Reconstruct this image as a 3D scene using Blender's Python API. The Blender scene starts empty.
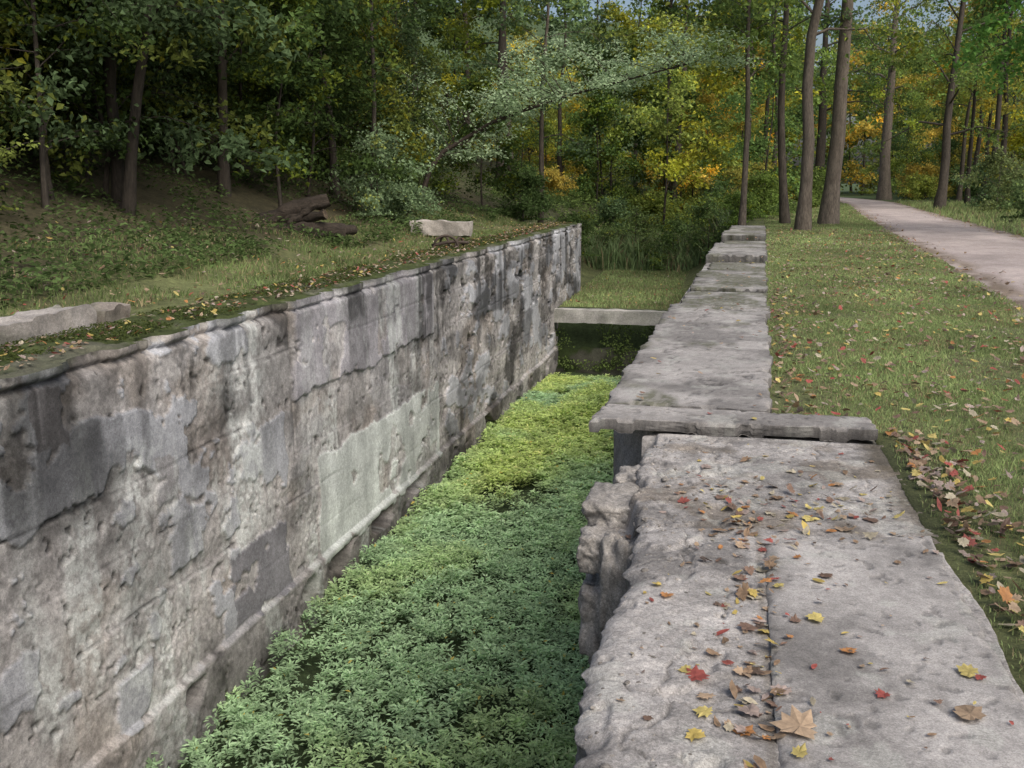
import bpy, math, numpy as np
from mathutils import Vector
R=np.random.RandomState
scene=bpy.context.scene
# ---------------------------------------------------------------- noise
def h2(ix,iy,s):
    ix=ix.astype(np.int64); iy=iy.astype(np.int64)
    n=(ix*374761393+iy*668265263+s*1442695041)&0x7fffffff
    n=((n^(n>>13))*1274126177)&0x7fffffff
    n=((n^(n>>15))*69069+12345)&0x7fffffff
    return (n^(n>>16))%100003/100003.0
def vn(x,y,s=0):
    x=np.asarray(x,float);y=np.asarray(y,float)
    x,y=np.broadcast_arrays(x,y)
    ix=np.floor(x);iy=np.floor(y);fx=x-ix;fy=y-iy
    fx=fx*fx*(3-2*fx);fy=fy*fy*(3-2*fy)
    a=h2(ix,iy,s);b=h2(ix+1,iy,s);c=h2(ix,iy+1,s);d=h2(ix+1,iy+1,s)
    return (a*(1-fx)+b*fx)*(1-fy)+(c*(1-fx)+d*fx)*fy
def fbm(x,y,o=4,s=0):
    t=0;a=.5;n=0
    x=np.asarray(x,float);y=np.asarray(y,float)
    for i in range(o):
        t=t+a*vn(x,y,s+i*17);n+=a;a*=.5;x=x*2.03+5.1;y=y*2.03+9.7
    return t/n
def sm(a,b,x):
    t=np.clip((np.asarray(x,float)-a)/(b-a),0,1);return t*t*(3-2*t)
def voro(x,y,s):
    ix=np.floor(x);iy=np.floor(y)
    d1=np.full(x.shape,9.);d2=np.full(x.shape,9.);cid=np.zeros(x.shape)
    for i in(-1,0,1):
        for j in(-1,0,1):
            cx=ix+i;cy=iy+j
            px=cx+.15+.7*h2(cx,cy,s);py=cy+.15+.7*h2(cx,cy,s+7)
            d=np.hypot(px-x,py-y);r=h2(cx,cy,s+13)
            c=d<d1
            d2=np.where(c,d1,np.minimum(d2,d));d1=np.where(c,d,d1);cid=np.where(c,r,cid)
    return cid,d1,d2-d1
# ---------------------------------------------------------------- mesh builder
class MB:
    def __init__(s): s.v=[];s.c=[];s.f=[];s.n=0
    def add(s,v,f,col,mi=0,smooth=False):
        v=np.asarray(v,float).reshape(-1,3);f=np.asarray(f,int)
        col=np.asarray(col,float)
        if col.ndim==1: col=np.tile(col[:3],(len(v),1))
        s.v.append(v);s.c.append(col[:,:3]);s.f.append((f+s.n,mi,smooth));s.n+=len(v)
    def mesh(s,name,mats):
        me=bpy.data.meshes.new(name)
        v=np.concatenate(s.v);c=np.concatenate(s.c)
        me.vertices.add(len(v));me.vertices.foreach_set('co',v.astype(np.float32).ravel())
        li=np.concatenate([f.ravel() for f,_,_ in s.f])
        cnt=np.concatenate([np.full(len(f),f.shape[1]) for f,_,_ in s.f])
        mi=np.concatenate([np.full(len(f),m) for f,m,_ in s.f])
        sh=np.concatenate([np.full(len(f),k) for f,_,k in s.f])
        me.loops.add(len(li));me.loops.foreach_set('vertex_index',li.astype(np.int32))
        me.polygons.add(len(cnt))
        st=np.concatenate([[0],np.cumsum(cnt)[:-1]])
        me.polygons.foreach_set('loop_start',st.astype(np.int32))
        me.polygons.foreach_set('material_index',mi.astype(np.int32))
        me.polygons.foreach_set('use_smooth',sh.astype(bool))
        me.update(calc_edges=True)
        a=me.attributes.new('Col','FLOAT_COLOR','POINT')
        a.data.foreach_set('color',np.c_[np.clip(c,0,1),np.ones(len(c))].astype(np.float32).ravel())
        for m in mats: me.materials.append(m)
        return me
    def obj(s,name,mats,parent=None):
        o=bpy.data.objects.new(name,s.mesh(name,mats));scene.collection.objects.link(o)
        if parent: o.parent=parent
        return o
def gridf(nr,nc):
    i=np.arange(nr-1)[:,None]*nc+np.arange(nc-1)[None,:]
    return np.stack([i,i+1,i+nc+1,i+nc],-1).reshape(-1,4)
def nrm(a): return a/np.maximum(np.linalg.norm(a,axis=-1,keepdims=True),1e-9)
def tube(mb,pts,rad,k,col,mi=0):
    pts=np.asarray(pts,float);n=len(pts)
    t=np.gradient(pts,axis=0);t=nrm(t)
    ref=np.array([0.31,0.17,1.0]) if abs(t[:,2]).mean()<.7 else np.array([1.,0.2,0])
    u=nrm(np.cross(t,ref));w=np.cross(t,u)
    a=np.linspace(0,2*np.pi,k,endpoint=False)
    v=pts[:,None]+np.asarray(rad)[:,None,None]*(np.cos(a)[None,:,None]*u[:,None]+np.sin(a)[None,:,None]*w[:,None])
    f=[]
    for i in range(n-1):
        for j in range(k):
            f.append((i*k+j,i*k+(j+1)%k,(i+1)*k+(j+1)%k,(i+1)*k+j))
    mb.add(v.reshape(-1,3),f,col,mi,True)
def leaves(mb,c,n,d,L,W,col,mi=0):
    n=nrm(n);d=nrm(d-n*(d*n).sum(1)[:,None]);s=np.cross(n,d)
    L=np.asarray(L).reshape(-1,1);W=np.asarray(W).reshape(-1,1)
    v=np.stack([c-d*L/2,c+s*W/2-d*.06*L+n*W*.18,c+d*L/2-n*L*.12,c-s*W/2-d*.06*L+n*W*.18],1)
    m=len(c);f=np.arange(m*4).reshape(m,4)
    mb.add(v.reshape(-1,3),f,np.repeat(col,4,0),mi)
# ---------------------------------------------------------------- materials
def mat(name,rough=.85,scales=((30,.25),),bump=0,bscale=40,transl=0,objcol=False,spec=.3,stretch=(1,1,1),simple=False,vor=0,vscale=60):
    m=bpy.data.materials.new(name);m.use_nodes=True;nt=m.node_tree;N=nt.nodes;L=nt.links
    N.clear();out=N.new('ShaderNodeOutputMaterial')
    if simple:
        b=N.new('ShaderNodeBsdfDiffuse');cin=b.inputs['Color']
    else:
        b=N.new('ShaderNodeBsdfPrincipled');cin=b.inputs['Base Color']
        b.inputs['Roughness'].default_value=rough;b.inputs['Specular IOR Level'].default_value=spec
    at=N.new('ShaderNodeAttribute');at.attribute_name='Col';col=at.outputs['Color']
    tc=N.new('ShaderNodeTexCoord')
    mp=N.new('ShaderNodeMapping');mp.inputs['Scale'].default_value=stretch
    L.new(tc.outputs['Object'],mp.inputs['Vector'])
    def mul(a,bv):
        x=N.new('ShaderNodeVectorMath');x.operation='MULTIPLY';L.new(a,x.inputs[0]);L.new(bv,x.inputs[1]);return x.outputs[0]
    if objcol:
        oi=N.new('ShaderNodeObjectInfo');col=mul(col,oi.outputs['Color'])
    for sc,am in scales:
        no=N.new('ShaderNodeTexNoise');no.inputs['Scale'].default_value=sc;no.inputs['Detail'].default_value=4;no.inputs['Roughness'].default_value=.65
        L.new(mp.outputs[0],no.inputs['Vector'])
        mr=N.new('ShaderNodeMapRange');mr.inputs['From Min'].default_value=.32;mr.inputs['From Max'].default_value=.68
        mr.inputs['To Min'].default_value=1-am;mr.inputs['To Max'].default_value=1+am
        L.new(no.outputs['Fac'],mr.inputs['Value']);col=mul(col,mr.outputs[0])
    if vor:
        vo=N.new('ShaderNodeTexVoronoi');vo.inputs['Scale'].default_value=vscale;L.new(mp.outputs[0],vo.inputs['Vector'])
        sp=N.new('ShaderNodeSeparateColor');L.new(vo.outputs['Color'],sp.inputs[0])
        mr=N.new('ShaderNodeMapRange');mr.inputs['To Min'].default_value=1-vor;mr.inputs['To Max'].default_value=1+vor
        L.new(sp.outputs[0],mr.inputs['Value']);col=mul(col,mr.outputs[0])
    L.new(col,cin)
    if bump:
        no=N.new('ShaderNodeTexNoise');no.inputs['Scale'].default_value=bscale;no.inputs['Detail'].default_value=6;no.inputs['Roughness'].default_value=.75
        L.new(mp.outputs[0],no.inputs['Vector'])
        bp=N.new('ShaderNodeBump');bp.inputs['Strength'].default_value=1;bp.inputs['Distance'].default_value=bump
        L.new(no.outputs['Fac'],bp.inputs['Height']);L.new(bp.outputs[0],b.inputs['Normal'])
    sh=b.outputs[0]
    if transl:
        t=N.new('ShaderNodeBsdfTranslucent');L.new(col,t.inputs['Color'])
        mx=N.new('ShaderNodeMixShader');mx.inputs[0].default_value=transl
        L.new(sh,mx.inputs[1]);L.new(t.outputs[0],mx.inputs[2]);sh=mx.outputs[0]
    L.new(sh,out.inputs[0]);return m
M_conc=mat('weathered_concrete',.92,((3,.12),(20,.16),(90,.24)),.008,60,vor=.13,vscale=45,spec=.2)
M_top=mat('worn_concrete',.92,((5,.12),(60,.16),(190,.32)),.004,120,vor=.20,vscale=95,spec=.2)
M_slab=mat('slab_concrete',.92,((4,.12),(30,.10),(200,.28)),.002,170,vor=.14,vscale=140,spec=.2)
M_leaf=mat('tree_leaves',.55,(),0,transl=.42,objcol=True,simple=True)
M_bark=mat('bark',.9,((6,.3),(25,.35)),.03,14,stretch=(1,1,.25))
M_weed=mat('weed_leaves',.6,(),0,transl=.45,simple=True)
M_grass=mat('grass_blades',.65,(),0,transl=.35,simple=True)
M_ground=mat('ground_soil',.95,((1.2,.25),(9,.3),(50,.35)),.03,25)
M_path=mat('gravel_path',.95,((.8,.16),(9,.16),(90,.3)),.012,100)
M_fall=mat('fallen_leaf',.6,((60,.2),),0,transl=.2,spec=.3)
M_rot=mat('rotten_wood',.9,((8,.4),(40,.4)),.05,20,stretch=(.3,1,1))
M_iron=mat('rusted_iron',.7,((30,.4),),.004,60)
# ---------------------------------------------------------------- terrain
def rR(y): return .30+.0265*(np.asarray(y,float)-7.3)
def chan(y):
    y=np.asarray(y,float)
    return np.where(y<32.7,-4.75,-2.6+1.2*sm(44,60,y)+1.4*sm(60,85,y))
def upL(x,y):
    s=np.maximum(0,-x-8.2)
    b=np.maximum(0,y-78)*sm(6,-8,x)
    d=np.sqrt((s*1.0)**2+(b*.8)**2)
    h=.20*np.minimum(s,3)+.12*sm(0,3,s)+np.where(d>3,(d-3)*.36,0)
    h=h-.10+ .3*(fbm(x*.35,y*.35,3,3)-.5)*sm(0,2,-x-6.8)
    return np.minimum(h,34)
def height(x,y):
    x=np.asarray(x,float);y=np.asarray(y,float);x,y=np.broadcast_arrays(x,y)
    end=sm(37,40,y)
    tl=sm(0,1,(-x-6.0)/(.4+2.6*end)); tr=sm(0,1,(x+.2+1.6*end)/(.35+2.2*end))
    left=upL(x,y)
    right=-.1+0*y
    right=right-.35*(y<7.0)*sm(1.0,.92,x)
    right=np.where(y>78,np.maximum(right,upL(np.minimum(x,0),y)*sm(2,-8,x)-.1),right)
    c=chan(y)+.15*(fbm(x*.8,y*.8,3,5)-.5)
    return c*(1-tl)*(1-tr)+left*tl+right*tr*(1-tl)
xs=np.unique(np.r_[-400,-250,-160,-110,-80,-65,np.arange(-55,-12,1.),np.arange(-12,-6.5,.4),-6.5,-6.4,-6.2,-6.0,-5.5,-5,-4,-3,-2,-1,-.5,-.2,0,.15,.5,.85,.92,1.0,np.arange(1.25,5,.5),np.arange(5,20,1.),22,26,32,40,60,100,180,400])
ys=np.unique(np.r_[-60,-30,-15,np.arange(-8,6.6,.5),6.95,7.05,np.arange(7.5,32,.5),32.6,32.72,33,np.arange(33.5,60,.5),np.arange(60,110,2.),120,140,170,220,300,450])
X,Y=np.meshgrid(xs,ys);Z=height(X,Y)
n1=fbm(X*.5,Y*.5,4,8)[...,None];n2=fbm(X*1.7,Y*1.7,3,9)[...,None]
grass=np.array([.12,.135,.055]);litter=np.array([.10,.075,.045]);dg=np.array([.03,.045,.018])
w=sm(-8.0,-10.2,X+2*(n1[...,0]-.5))[...,None]
C=grass*(.6+.8*n1)*(1-w)+(litter*(.6+.8*n2)*.55+dg*.45)*w
inch=((X>-6.3)&(X<.1)&(Y<32.8))[...,None]
C=np.where(inch,dg*1.2,C)
far=sm(44,49,Y)[...,None]*(X<4)[...,None]
C=C*(1-far)+(litter*.4+dg*.9)*far
far=sm(75,95,Y)[...,None];C=C*(1-far)+dg*2*far
mb=MB();mb.add(np.stack([X,Y,Z],-1).reshape(-1,3),gridf(len(ys),len(xs)),C.reshape(-1,3),0,True)
mb.obj('ground',[M_ground])
# towpath
cp=np.array([(4.0,-40),(4.6,-5),(5.25,10),(6.0,20),(6.65,32),(7.7,50),(9.3,70),(10.2,84),(9.0,100),(4,125),(-4,150)])
py=np.arange(-40,150,.4);pxc=np.interp(py,cp[:,1],cp[:,0])
pxc=np.convolve(np.pad(pxc,15,'edge'),np.ones(31)/31,'valid')
def pathx(y): return np.interp(y,py,pxc)
u=np.linspace(-1,1,41);hw=1.9
PX=pxc[:,None]+u[None]*(hw+.6*(fbm(py*1.1,py*0+3.3,4,4)[:,None]-.5)*np.abs(u)[None])
PY=py[:,None]+0*u[None];PZ=-.1+.012+.03*(1-u[None]**2)+0*PY
nn=fbm(PX*1.2,PY*.35,4,21)[...,None]
ed=sm(.6,1.,np.abs(u))[None,:,None]
PC=np.array([.40,.345,.325])*(.65+.65*nn)
em=np.clip(ed*(.2+1.3*sm(.35,.6,fbm(PX*3,PY*2,4,2))[...,None]),0,.85)
PC=PC*(1-em)+np.array([.17,.13,.09])*em
mb=MB();mb.add(np.stack([PX,PY,PZ],-1).reshape(-1,3),gridf(len(py),41),PC.reshape(-1,3),0,True);mb.obj('towpath',[M_path])
# ---------------------------------------------------------------- left lock wall
yy=np.r_[np.arange(1,6,.08),np.arange(6,14,.018),np.arange(14,23,.03),np.arange(23,37.4,.055)]
zz=np.r_[np.arange(-4.95,-.03,.024),-.02,0]
Yg,Zg=np.meshgrid(yy,zz,indexing='ij')
wy=Yg+.30*(fbm(Yg*1.3,Zg*1.3,4,1)-.5)+.16*(fbm(Yg*6,Zg*6,4,41)-.5)
wz=Zg+.22*(fbm(Yg*1.6+40,Zg*1.6,4,2)-.5)+.14*(fbm(Yg*7,Zg*7,4,42)-.5)
def rect(y0,y1,z0,z1,a=.012):
    return np.minimum(np.minimum(sm(y0-a,y0+a,wy),sm(y1+a,y1-a,wy)),np.minimum(sm(z0-a,z0+a,wz),sm(z1+a,z1-a,wz)))
pn=fbm(Yg*.75,Zg*1.05,6,150);pn2=fbm(Yg*1.9+7,Zg*2.3,5,160)
m1=sm(.61,.616,pn+.06*(fbm(Yg*7,Zg*7,3,151)-.5));m2=sm(.675,.682,pn2+.04*(fbm(Yg*9,Zg*9,3,152)-.5))
m3=sm(.60,.607,fbm(Yg*.8+3,Zg*1.4,6,171))*sm(16,19,Yg)
mask=np.maximum.reduce([m1,m2,m3])*sm(-4.0,-3.7,Zg)
big=rect(13.0,19.0,-4.0,-2.35);up=rect(12.35,18.6,-1.35,.3);s1=rect(7.22,7.68,-.78,-.22);s2=rect(9.0,9.36,-1.78,-1.3)
dk=rect(10.4,11.95,-3.85,-2.9);s3=rect(9.1,9.75,-2.6,-2.1);s5=rect(6.2,7.0,-2.9,-2.4);s6=rect(8.0,8.6,-3.9,-3.3)
ex=np.maximum.reduce([big,up,s1,s2,dk,s3,s5,s6])
holes=sm(.62,.63,fbm(Yg*1.4,Zg*1.4,5,180))
ex=ex*(1-holes*.9)
clear=rect(12.0,19.3,-4.2,.2)
mask=np.maximum(mask*(1-clear*.7),ex)
rough=1-mask
xd=.06*(fbm(Yg*.5,Zg*.5,3,6)-.5)+mask*.022+up*.03
rb=.30+.8*sm(.45,.65,fbm(Yg*.7,Zg*.9,3,222))
xd=xd+rough*rb*(.035*(fbm(Yg*2.2,Zg*2.2,4,7)-.5)+.028*(fbm(Yg*10,Zg*10,4,8)-.5)+.016*(vn(Yg*36,Zg*36,9)-.5))+mask*.006*(fbm(Yg*5,Zg*5,3,99)-.5)
pit=sm(.71,.80,fbm(Yg*7,Zg*9,3,190))*rough;xd=xd-.03*pit
jtot=0*Yg
for k,(zj,st_) in enumerate(((-.66,.8),(-1.38,1.),(-2.1,.5),(-2.75,.9),(-3.4,.5))):
    zjn=zj+.12*(fbm(Yg*.7,Yg*0+k,5,30+k)-.5)
    on=sm(.45,.54,fbm(Yg*.6,Yg*0+k*3.,4,60+k)+.14*(Yg>19))*st_
    g=np.exp(-((Zg-zjn)/.014)**2)*on*(1-.6*mask)
    xd=xd-.03*g;jtot=np.maximum(jtot,g)
    xd=xd-.03*rough*on*sm(zjn,zjn+.04,Zg)*sm(zjn+.30,zjn+.08,Zg)
for yj in (12.3,21.5,28.2,33.5):
    on=np.exp(-((Yg-yj-.05*(fbm(Zg*2,Zg*0,3,3)-.5))/.016)**2)*(sm(.35,.5,fbm(Zg*1.2,Zg*0+yj,3,8)) if yj>13 else sm(-2.2,-1.8,Zg))
    xd=xd-.045*on
pl=sm(-3.86,-3.9,Zg+.12*(fbm(Yg*.8,Yg*0,3,50)-.5))
xd=xd+pl*.07
hole=sm(.64,.70,fbm(Yg*1.1,Zg*1.5,2,71))*sm(-3.95,-4.15,Zg);xd=xd-hole*.3
pk=sm(.72,.80,fbm(Yg*2.0,Zg*3.2,3,73))*sm(15,20,Yg);xd=xd-pk*.14
xd=xd+sm(-.11,-.06,Zg)*.05*(Yg<12.2)-sm(-.18,-.12,Zg)*sm(-.1,-.12,Zg)*.06
bite=sm(.56,.68,fbm(Yg*2.2,Yg*0+2,4,205))*sm(-.24,-.02,Zg);xd=xd-bite*.14
xL=-5.8+.008*(Yg-7)
Xw=xL+xd
f1=fbm(Yg*3,Zg*3,5,11)[...,None];f2=fbm(Yg*14,Zg*14,4,12)[...,None];f3=fbm(Yg*.6,Zg*.9,3,13)[...,None];f4=fbm(Yg*30,Zg*30,2,16)[...,None]
cr=np.array([.39,.38,.37])*np.clip(.0+.75*f1+.95*f2+.3*f4,.1,2)*(.6+.75*f3)
brn=sm(.5,.7,fbm(Yg*.9,Zg*1.2,4,210))[...,None];cr=cr*(1-.2*brn*np.array([.7,.9,1.1]))
cpz=np.array([.39,.405,.43])*(.6+.45*f1+.3*f2)*(.75+.5*f3)
cpz=np.where((dk>.5)[...,None],np.array([.21,.21,.225])*(.6+.5*f1+.4*f2),cpz)
cpz=np.where(((s1+s2)>.5)[...,None],np.array([.27,.265,.27])*(.7+.4*f1+.2*f2),cpz)
cpz=np.where((up>.5)[...,None],np.array([.345,.34,.36])*(.5+.65*f1+.4*f2),cpz)
pale=np.array([.58,.625,.60])*(.6+.5*f1+.3*f2)
st=fbm(Yg*3.2,Zg*.35,4,14)[...,None]
cpz=np.where((big>.5)[...,None],pale*(.5+.85*st),cpz)
Cw=cr*(1-mask[...,None])+cpz*mask[...,None]
wst=(sm(.5,.66,fbm(Yg*2.2,Zg*.45,4,15))*(.35+.65*sm(.42,.55,fbm(Yg*.35+3,Zg*.3,2,16))))
wst=np.maximum(wst,1.*np.exp(-((Yg-8.75-.1*Zg)/.38)**2)*sm(-4,-3.3,Zg)*sm(-.8,-1.3,Zg)*sm(.30,.55,f1[...,0]*.6+f2[...,0]*.4))
wst=np.maximum(wst,.9*np.exp(-((Yg-10.9)/.8)**2-((Zg+.75)/.35)**2))*(.35+.65*sm(.40,.52,f2[...,0]))
wst=wst*sm(21,16,Yg)*(1-s1)*(1-dk)
Cw=Cw*(1-.72*wst[...,None])+np.array([.60,.64,.62])*.72*wst[...,None]
ds=sm(.45,.62,fbm(Yg*.9,Zg*2.2,4,17))*sm(14,22,Yg)*.50
drip=sm(.48,.66,fbm(Yg*3.5,Zg*.25,4,18))*sm(-3.2,-.1,Zg)*.45
blot=sm(.50,.64,fbm(Yg*.8,Zg*.8,6,240))*.38*(1-big)
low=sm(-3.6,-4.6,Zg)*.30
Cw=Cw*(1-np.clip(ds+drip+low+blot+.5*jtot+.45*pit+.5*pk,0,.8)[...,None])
Cw=Cw*(1-.15*pl[...,None])*np.array([1,.985,.98])
mo=.7*sm(.6,.8,fbm(Yg*1.5,Zg*1.5,4,19))*sm(-3.9,-4.7,Zg)+.5*sm(-.12,0,Zg)*sm(.4,.6,f1[...,0])
Cw=Cw*(1-.7*mo[...,None])+np.array([.05,.065,.025])*.7*mo[...,None]
nr,nc=Yg.shape
mb=MB();mb.add(np.stack([Xw,Yg,Zg],-1).reshape(-1,3),gridf(nr,nc)[:,::-1],Cw.reshape(-1,3),0,True)
tx=np.linspace(0,1,24)
TX=Xw[:,-1][:,None]*(1-tx)+(-6.75)*tx+0*yy[:,None];TY=yy[:,None]+0*tx[None]
TZ=.0+.08*(fbm(TX*5,TY*3,4,23)-.5)*sm(0,.1,tx)[None]+.03*sm(0,.3,tx)[None]-.05*sm(.5,.7,fbm(TX*4,TY*4,3,208))*sm(.02,.1,tx)[None]
mm=np.clip(sm(.35,.55,fbm(TX*2,TY*1.2,4,24)+.25*tx[None])+.5,0,1)[...,None]
TC=np.array([.15,.14,.12])*(1-mm)+np.array([.055,.07,.025])*(.5+fbm(TX*9,TY*9,3,25)[...,None])*mm
mb.add(np.stack([TX,TY,TZ],-1).reshape(-1,3),gridf(nr,24)[:,::-1],TC.reshape(-1,3),0,True)
ex_,ez_=np.meshgrid(np.linspace(-6.75,Xw[-1,-60],30),np.linspace(-4.9,0,80),indexing='ij')
mb.add(np.stack([ex_,37.38+.04*fbm(ex_*4,ez_*4,3,9),ez_],-1).reshape(-1,3),gridf(30,80),[.22,.2,.19],0,True)
mb.obj('left_lock_wall',[M_conc])
# moss tufts along the wall top
rg=R(404);mb=MB();n=26000;y=6+31*rg.rand(n)**1.3;x=-5.88-rg.rand(n)*.95;k=fbm(x*2,y*1.2,3,405)>.42;x=x[k];y=y[k];n=len(x)
leaves(mb,np.stack([x,y,.03+.03*rg.rand(n)],1),np.stack([rg.normal(0,.6,n),rg.normal(0,.6,n),np.ones(n)],1),rg.normal(0,1,(n,3)),rg.uniform(.02,.05,n),rg.uniform(.01,.03,n),np.array([.085,.11,.035])*rg.uniform(.5,1.5,(n,1)))
mb.obj('moss',[M_weed])
# ---------------------------------------------------------------- right lock wall
YS_=6.64
yr=np.r_[np.arange(.5,2.2,.06),np.arange(2.2,7.9,.012),np.arange(7.9,14,.05),np.arange(14,36.6,.09)]
zf=np.r_[np.arange(-4.9,-2,.12),np.arange(-2,-.1,.022)]
Yf,Zf=np.meshgrid(yr,zf,indexing='ij')
def edgeX(y,z):
    y,z=np.broadcast_arrays(np.asarray(y,float),np.asarray(z,float))
    yn=y+.28*(fbm(z*3,y*1.5,4,81)-.5)
    e=-.41+.02*sm(3.2,3.8,yn)-.24*sm(4.88,5.0,yn)+.13*sm(5.95,6.1,yn)
    fw=sm(7.1,7.9,yn)
    e=e*(1-fw)+(rR(y)-1.19)*fw
    lump=sm(4.9,5.05,yn)*sm(6.2,5.95,y)
    e=e+lump*.16*sm(-.34,-.44,z)*sm(-.74,-.60,z)
    near=sm(7.6,7.0,y)
    e=e+near*(.13*(fbm(y*2.5,z*2.5,4,82)-.5)+.10*(fbm(y*8,z*8,4,83)-.5))+(1-near)*.03*(fbm(y*3,z*3,3,84)-.5)
    return e
def topZ(x,y):
    near=sm(YS_,YS_-.04,y)
    er=sm(4.62,4.75,y)*near
    edge=edgeX(y,y*0-.1)
    z=-.085+.008*(fbm(x*1.5,y*1.5,3,85)-.5)
    z=z+near*(.008*(fbm(x*11,y*11,4,86)-.5)+.008*(fbm(x*34,y*34,2,186)-.5))+er*(-.012+.04*(fbm(x*2.2,y*2.2,4,87)-.62)+.012*(fbm(x*18,y*18,3,88)-.5))
    z=z-near*.018*sm(.56,.60,fbm(x*4.5,y*4.5,6,89))*sm(.15,.0,x)
    z=z-near*.05*np.exp(-np.maximum(x-edge,0)/.04)
    lo=sm(-.44,-.50,x+.18*(fbm(x*4,y*4,4,99)-.5))*sm(4.8,4.95,y)
    z=z-near*lo*(.15+.09*(fbm(x*6,y*6,4,98)-.3))
    cx,_,dd=voro(x*1.1+.35*fbm(x*5,y*5,4,90),y*.9+.35*fbm(x*5+9,y*5,4,91),92)
    z=z-near*.012*sm(.020,.0,dd)
    return np.where(y>YS_-.01,-.12,z)
XF=edgeX(Yf,Zf)
tt=np.r_[0,np.linspace(.004,1,150)]
rt=np.where(yr<7.0,1.03+.10*(fbm(yr*2,yr*0,4,93)-.5),rR(yr))
e0=edgeX(yr,yr*0-.1)
XT=e0[:,None]*(1-tt)+rt[:,None]*tt;YT=yr[:,None]+0*tt[None];ZT=topZ(XT,YT)
XS=rt[:,None]+np.array([[.01,.02]]);YS=yr[:,None]+0*XS;ZS=np.stack([ZT[:,-1]-.06,ZT[:,-1]-.6],1)
ztop=ZT[:,0];Zf2=np.minimum(Zf,ztop[:,None]-.005*(len(zf)-np.arange(len(zf)))[None]/4)
RX=np.concatenate([XF,XT,XS],1);RY=np.concatenate([Yf,YT,YS],1);RZ=np.concatenate([Zf2,ZT,ZS],1)
g1=fbm(RX*3+RZ*2,RY*3+RZ,5,94)[...,None];g2=fbm(RX*20,RY*20+RZ*16,4,95)[...,None]
RC=np.array([.32,.305,.29])*(.30+.65*g1+.75*g2)
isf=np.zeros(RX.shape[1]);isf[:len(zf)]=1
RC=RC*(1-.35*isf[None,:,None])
er=(sm(4.6,4.9,RY)*sm(6.6,6.5,RY))[...,None]
dirt=sm(.5,.66,fbm(RX*3,RY*3,5,96))[...,None]*er*(1-isf[None,:,None])
RC=RC*(1-.5*dirt)+np.array([.15,.12,.085])*.5*dirt
jt=np.exp(-((RX-.183)/.018)**2)[...,None]*(RY<5.1)[...,None]*(1-isf[None,:,None])
RC=RC*(1-.45*jt)+np.array([.12,.10,.07])*.45*jt
redge=sm(.80,1.0,RX+.25*(fbm(RX*3,RY*3,3,5)-.5))[...,None]*(RY>4.8)[...,None]
RC=RC*(1-.75*redge)+np.array([.09,.075,.05])*.75*redge
ck=sm(.022,0,voro(RX*1.1+.35*fbm(RX*5,RY*5,4,90),RY*.9+.35*fbm(RX*5+9,RY*5,4,91),92)[2])[...,None]*(1-isf[None,:,None])
RC=RC*(1-.5*ck)
stn=sm(.5,.68,fbm(RX*3,RY*3,6,97))[...,None];RC=RC*(1-.32*stn)
lic=sm(.62,.68,fbm(RX*6,RY*6,4,197))[...,None]*(1-isf[None,:,None]);RC=RC*(1-.3*lic)+np.array([.42,.43,.39])*.3*lic
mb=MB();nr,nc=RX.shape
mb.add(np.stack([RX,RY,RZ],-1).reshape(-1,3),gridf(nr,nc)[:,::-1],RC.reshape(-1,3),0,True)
for ye,i in((yr[-1],-1),(yr[0],0)):
    a,b=np.meshgrid(np.linspace(RX[i,40],rt[i],20),np.linspace(-4.9,-.125,30),indexing='ij')
    mb.add(np.stack([a,ye+0*a,b],-1).reshape(-1,3),gridf(20,30),[.2,.19,.18],0,True)
rwall=mb.obj('right_lock_wall',[M_top])
rg=R(5);mb=MB()
import bmesh
def ico(n):
    bm=bmesh.new();bmesh.ops.create_icosphere(bm,subdivisions=n,radius=1)
    a=np.array([v.co[:] for v in bm.verts]);b=np.array([[v.index for v in f.verts] for f in bm.faces]);bm.free();return a,b
iv,iff=ico(2)
for i in range(640):
    if i<160:
        y=rg.uniform(4.6,6.4);z=rg.uniform(-1.2,-.22);x=float(edgeX(y,z))+.004
    else:
        y=rg.uniform(2.4,6.5) if i<340 else rg.uniform(4.8,6.55);z0=float(edgeX(y,-.1));x=z0+abs(rg.normal(0,.25))+.02;z=float(topZ(np.array(x),np.array(y)))-.002
    s=rg.uniform(.005,.014)*(1.2 if i<160 else .8)
    if rg.rand()<.07:s*=2.3
    v=iv*np.array([s,s*rg.uniform(.7,1.3),s*rg.uniform(.45,.75)])*(1+.5*(vn(iv[:,0]*2+i,iv[:,1]*2+iv[:,2]*3,i)-.5))[:,None]+[x,y,z]
    c=np.array([.27,.25,.225])*rg.uniform(.5,1.3)
    mb.add(v,iff,c,0,True)
jv,jf=ico(5)
for i,(x,y,z,sx,sy,sz) in enumerate([(-.60,5.45,-.27,.17,.28,.13),(-.63,5.08,-.36,.12,.14,.12),(-.60,5.1,-.74,.15,.2,.24),(-.52,5.9,-.25,.13,.2,.12),(-.50,4.95,-.5,.12,.12,.3)]):
    a=jv[:,0]*1.4+jv[:,2]*.8+i*5;b=jv[:,1]*1.4+jv[:,2]*1.1
    cube=jv/np.maximum(np.abs(jv).max(1),1e-6)[:,None]
    base=jv*.35+cube*.55
    rr=1+.6*(fbm(a,b,3,300+i)-.5)+.16*(fbm(a*4,b*4,4,310+i)-.5)+.05*(fbm(a*14,b*14,3,315)-.5)
    v=base*rr[:,None]*np.array([sx,sy,sz])+[x,y,z]
    cc=np.array([.26,.245,.225])*(.3+.55*fbm(a*2,b*2,3,7)+.85*fbm(a*9,b*9,3,8))[:,None]
    mb.add(v,jf,cc,0,True)
mb.obj('embedded_stones',[M_top],rwall)
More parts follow.
